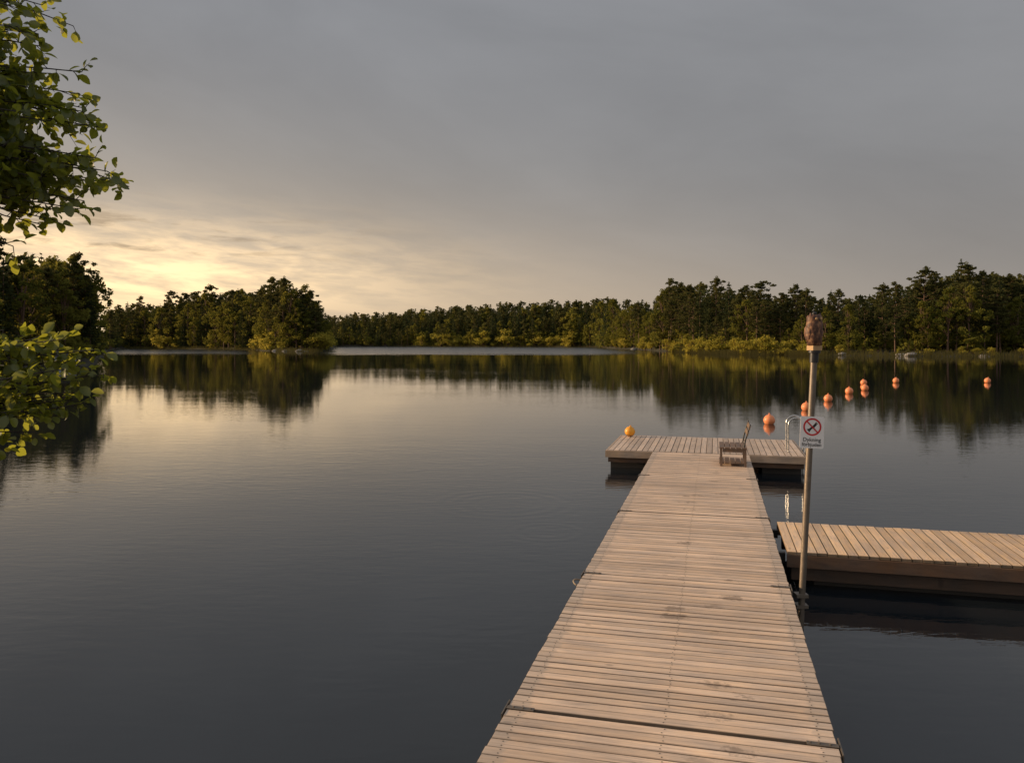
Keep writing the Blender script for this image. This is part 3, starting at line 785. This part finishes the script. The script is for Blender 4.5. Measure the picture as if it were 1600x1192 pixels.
# ------------------------------------------------------------ foreground alder
alder = empty('alder_tree', (-5.6, 4.3, float(ground(-5.6, 4.3))-.05), 0, 'leafy alder with branches hanging over the water', 'tree')
base = np.array(alder.location)
T = Acc()
trunk = np.array([[-5.6, 4.3, base[2]], [-5.5, 4.35, 1.4], [-5.35, 4.3, 2.6], [-5.3, 4.4, 3.8], [-5.15, 4.35, 5.0], [-5.2, 4.5, 6.2], [-5.1, 4.45, 7.2]])
T.add(*tube_np(trunk-base, [.17, .14, .12, .10, .075, .05, .02], 12))
up_t = [(-2.64,4.3,4.56),(-2.60,4.2,4.36),(-2.41,4.3,4.13),(-2.32,4.4,3.92),(-2.43,4.1,3.80),(-2.20,4.3,3.64),(-2.30,4.5,3.54),(-2.38,4.2,3.38),
 (-2.54,4.5,3.44),(-2.60,4.3,3.38),(-2.62,4.6,4.0),(-2.66,4.0,3.6),(-2.70,4.4,3.9),(-2.72,4.7,3.6),(-2.72,4.1,4.65),(-2.5,4.35,3.62),(-2.52,4.2,3.95),(-2.6,4.3,3.75),(-2.62,4.4,3.55),(-2.58,4.25,3.60),(-2.66,4.3,4.2)]
lo_t = [(-2.46,4.2,2.76),(-2.32,4.3,2.64),(-2.24,4.3,2.52),(-2.36,4.35,2.36),(-2.62,4.3,2.14),(-2.70,4.1,2.2),(-2.55,4.5,2.46),(-2.60,4.2,2.66),(-2.65,4.4,2.48),(-2.68,4.2,2.56),(-2.45,4.15,2.54),(-2.66,4.0,2.34),(-2.62,4.0,2.52)]
off_t = [(-2.9,4.0,5.0),(-3.2,4.8,5.4),(-3.6,3.9,5.8),(-4.0,5.2,5.7),(-4.2,3.3,5.4),(-4.8,4.5,7.3),(-5.6,5.0,6.6),(-3.5,3.6,4.9)]
tv = []
for k, (v, wv) in enumerate(((0, .04), (.25, .31), (.55, .40), (.82, .28), (1, .05))):
    dz = -0.18*v*v
    tv += [(-wv, v, dz+abs(wv)*.35), (0, v, dz), (wv, v, dz+abs(wv)*.35)]
tv = np.array(tv); tf = []
for r_ in range(4):
    for c_ in range(2): tf.append((r_*3+c_, r_*3+c_+1, r_*3+c_+4, r_*3+c_+3))
tf = np.array(tf)
LV = []; LF = []; lc = 0
def leaf(p, d):
    global lc
    d = d/np.linalg.norm(d); up = np.array([-.2, -.1, 1.0])+rng.normal(size=3)*.65
    x = np.cross(d, up); x /= np.linalg.norm(x)+1e-9; zz = np.cross(x, d)
    s = rng.uniform(.038, .074)
    LV.append((tv[:, :1]*x+tv[:, 1:2]*d+tv[:, 2:]*zz)*s+p-base); LF.append(tf+lc); lc += len(tv)
for grp, reps, reach in ((up_t, 5, .85), (lo_t, 4, 0.42), (off_t, 2, 1.0)):
  for tip in grp:
    tip = np.array(tip)
    for rep in range(reps):
        tp = tip if rep == 0 else tip+np.array([-rng.uniform(.03, .38), rng.normal()*.22, (rng.normal()*.10+.02) if grp is not lo_t else rng.normal()*.06])
        if grp is lo_t: zt = tp[2]-rng.uniform(.1, .6)
        else: zt = np.clip(tp[2]+rng.uniform(.1, .6), 1.6, 6.6)
        p0 = np.array([np.interp(zt, trunk[:, 2], trunk[:, 0]), np.interp(zt, trunk[:, 2], trunk[:, 1]), zt])
        m = np.linspace(0, 1, 14)[:, None]
        path = p0+(tp-p0)*m+np.array([0, 0, 1.0])*(np.sin(m*np.pi)*(.02 if grp is lo_t else .08))+np.cumsum(rng.normal(size=(14, 3))*.011, 0)
        T.add(*tube_np(path-base, np.linspace(.018, .0025, 14), 6))
        Ltot = np.linalg.norm(tp-p0); rc = min(reach, Ltot*.8); nt_ = int(rc/.047)
        for i in range(nt_):
            f = 1-(i/nt_)*rc/Ltot
            k = f*13; k0 = min(int(k), 12); q = path[k0]+(path[k0+1]-path[k0])*(k-k0)
            ax = (tp-p0)/Ltot
            d = ax*.6+rng.normal(size=3)*.75; d[2] -= .1; d /= np.linalg.norm(d)
            ln = rng.uniform(.06, .19)*(0.55 if f > .93 else 1)
            T.add(*tube_np(np.array([q, q+d*ln*.5, q+d*ln+[0, 0, -.01]])-base, [.003, .002, .001], 4))
            nl = int(ln/.034)+1
            for j_ in range(nl):
                lp = q+d*ln*(j_+1)/nl
                ld = d+rng.normal(size=3)*.7; ld[2] -= .15
                leaf(lp, ld)
to = bpy.data.objects.new('trunk', fast_mesh('trunk', *T.get(), None, [M_bark2], True)); COL.objects.link(to); to.parent = alder
co = bpy.data.objects.new('crown', fast_mesh('crown', np.concatenate(LV), np.concatenate(LF), None, [M_alder], True)); COL.objects.link(co); co.parent = alder
print('leaves', len(LV), 'stuff quads', sum(len(f) for f in SF))

# ------------------------------------------------------------ world
SUN_AZ, SUN_EL = math.radians(-78), math.radians(13)
world = bpy.data.worlds.new('World'); scene.world = world; world.use_nodes = True
world.node_tree.nodes.clear(); nt = NT(world.node_tree)
out = nt.new('ShaderNodeOutputWorld'); bg = nt.new('ShaderNodeBackground')
tc = nt.new('ShaderNodeTexCoord').outputs['Generated']
sep = nt.new('ShaderNodeSeparateXYZ'); nt.put(sep.inputs[0], tc)
x, y, z = sep.outputs
az = nt.m('ARCTAN2', x, y); el = nt.m('MAXIMUM', z, 0.0)
def gauss(v, c0, w): return nt.m('EXPONENT', nt.m('MULTIPLY', nt.m('POWER', nt.m('ABSOLUTE', nt.m('DIVIDE', nt.m('SUBTRACT', v, c0), w)), 2.0), -1.0))
basec = nt.ramp(el, [(0.0, (0.262, 0.240, 0.220)), (0.10, (0.255, 0.244, 0.236)), (0.22, (0.250, 0.249, 0.252)), (0.40, (0.256, 0.262, 0.277)), (1.0, (0.34, 0.35, 0.38))])
vv = nt.new('ShaderNodeCombineXYZ'); nt.put(vv.inputs[0], az); nt.put(vv.inputs[1], nt.m('ADD', nt.m('MULTIPLY', el, 2.8), nt.m('MULTIPLY', az, 0.5)))
cl = nt.noise(vv.outputs[0], 2.2, 5, 0.55, 0.3)
shade = nt.m('ADD', 0.74, nt.m('MULTIPLY', cl, 0.54))
basec = nt.mix(1.0, basec, shade, 'MULTIPLY')
def scaled(f, col): return nt.mix(1.0, col, f, 'MULTIPLY')
g1 = nt.m('MULTIPLY', gauss(az, -0.66, 0.54), gauss(el, 0.02, 0.18))
g2 = nt.m('MULTIPLY', gauss(az, -0.48, 0.28), gauss(el, 0.080, 0.052))
v2 = nt.new('ShaderNodeCombineXYZ'); nt.put(v2.inputs[0], nt.m('MULTIPLY', az, 8.0)); nt.put(v2.inputs[1], nt.m('ADD', nt.m('MULTIPLY', el, 42), nt.m('MULTIPLY', az, 3.0)))
st = nt.noise(v2.outputs[0], 1.4, 8, 0.58, 0.2)
stm = nt.ramp(st, [(0.37, 0.30), (0.48, 0.78), (0.58, 1.3)])
g3 = nt.m('MULTIPLY', gauss(az, -0.12, 0.55), gauss(el, 0.0, 0.12))
v3 = nt.new('ShaderNodeCombineXYZ'); nt.put(v3.inputs[0], nt.m('MULTIPLY', az, 9.0)); nt.put(v3.inputs[1], nt.m('MULTIPLY', el, 60))
sc3 = nt.ramp(nt.noise(v3.outputs[0], 1.0, 6, 0.6, 0.2), [(0.54, 0.0), (0.64, 1.0)])
sc3 = nt.m('MULTIPLY', sc3, nt.m('MULTIPLY', gauss(az, -0.50, 0.25), gauss(el, 0.12, 0.035)))
col = nt.mix(1.0, basec, scaled(g1, (0.35, 0.235, 0.095)), 'ADD')
col = nt.mix(1.0, col, scaled(nt.m('MULTIPLY', g2, stm), (0.66, 0.43, 0.18)), 'ADD')
col = nt.mix(1.0, col, scaled(g3, (0.25, 0.17, 0.085)), 'ADD')
col = nt.mix(nt.m('MULTIPLY', sc3, 0.75), col, (0.34, 0.25, 0.16))
back = nt.m('MULTIPLY', nt.m('MAXIMUM', nt.m('MULTIPLY', y, -1.0), 0.0), 1.0)
col = nt.mix(1.0, col, scaled(back, (0.24, 0.21, 0.18)), 'ADD')
sky = nt.new('ShaderNodeTexSky'); sky.sky_type = 'NISHITA'; sky.sun_disc = False
sky.sun_elevation = SUN_EL; sky.sun_rotation = SUN_AZ; sky.dust_density = 3
col = nt.mix(1.0, col, nt.mix(1.0, sky.outputs[0], (0.003, 0.003, 0.004), 'MULTIPLY'), 'ADD')
nt.put(bg.inputs[0], col); bg.inputs[1].default_value = 1.0
nt.l.new(bg.outputs[0], out.inputs[0])

sd = bpy.data.lights.new('sun', 'SUN'); sd.energy = 5.0; sd.angle = math.radians(1.5); sd.color = (1.0, 0.70, 0.42)
so = bpy.data.objects.new('sun', sd); COL.objects.link(so)
dirv = Vector((math.sin(SUN_AZ)*math.cos(SUN_EL), math.cos(SUN_AZ)*math.cos(SUN_EL), math.sin(SUN_EL)))
so.rotation_euler = dirv.to_track_quat('Z', 'Y').to_euler(); so.location = dirv*50

cd = bpy.data.cameras.new('camera'); cam = bpy.data.objects.new('camera', cd); COL.objects.link(cam)
cam.location = (0, 0, 2.7); cam.rotation_euler = (math.pi/2, 0, 0)
cd.sensor_width = 36; cd.lens = 27.675; cd.shift_y = -61/1600; cd.clip_end = 6000; cd.clip_start = 0.05
scene.camera = cam
scene.view_settings.view_transform = 'Standard'; scene.view_settings.look = 'None'; scene.view_settings.exposure = 0
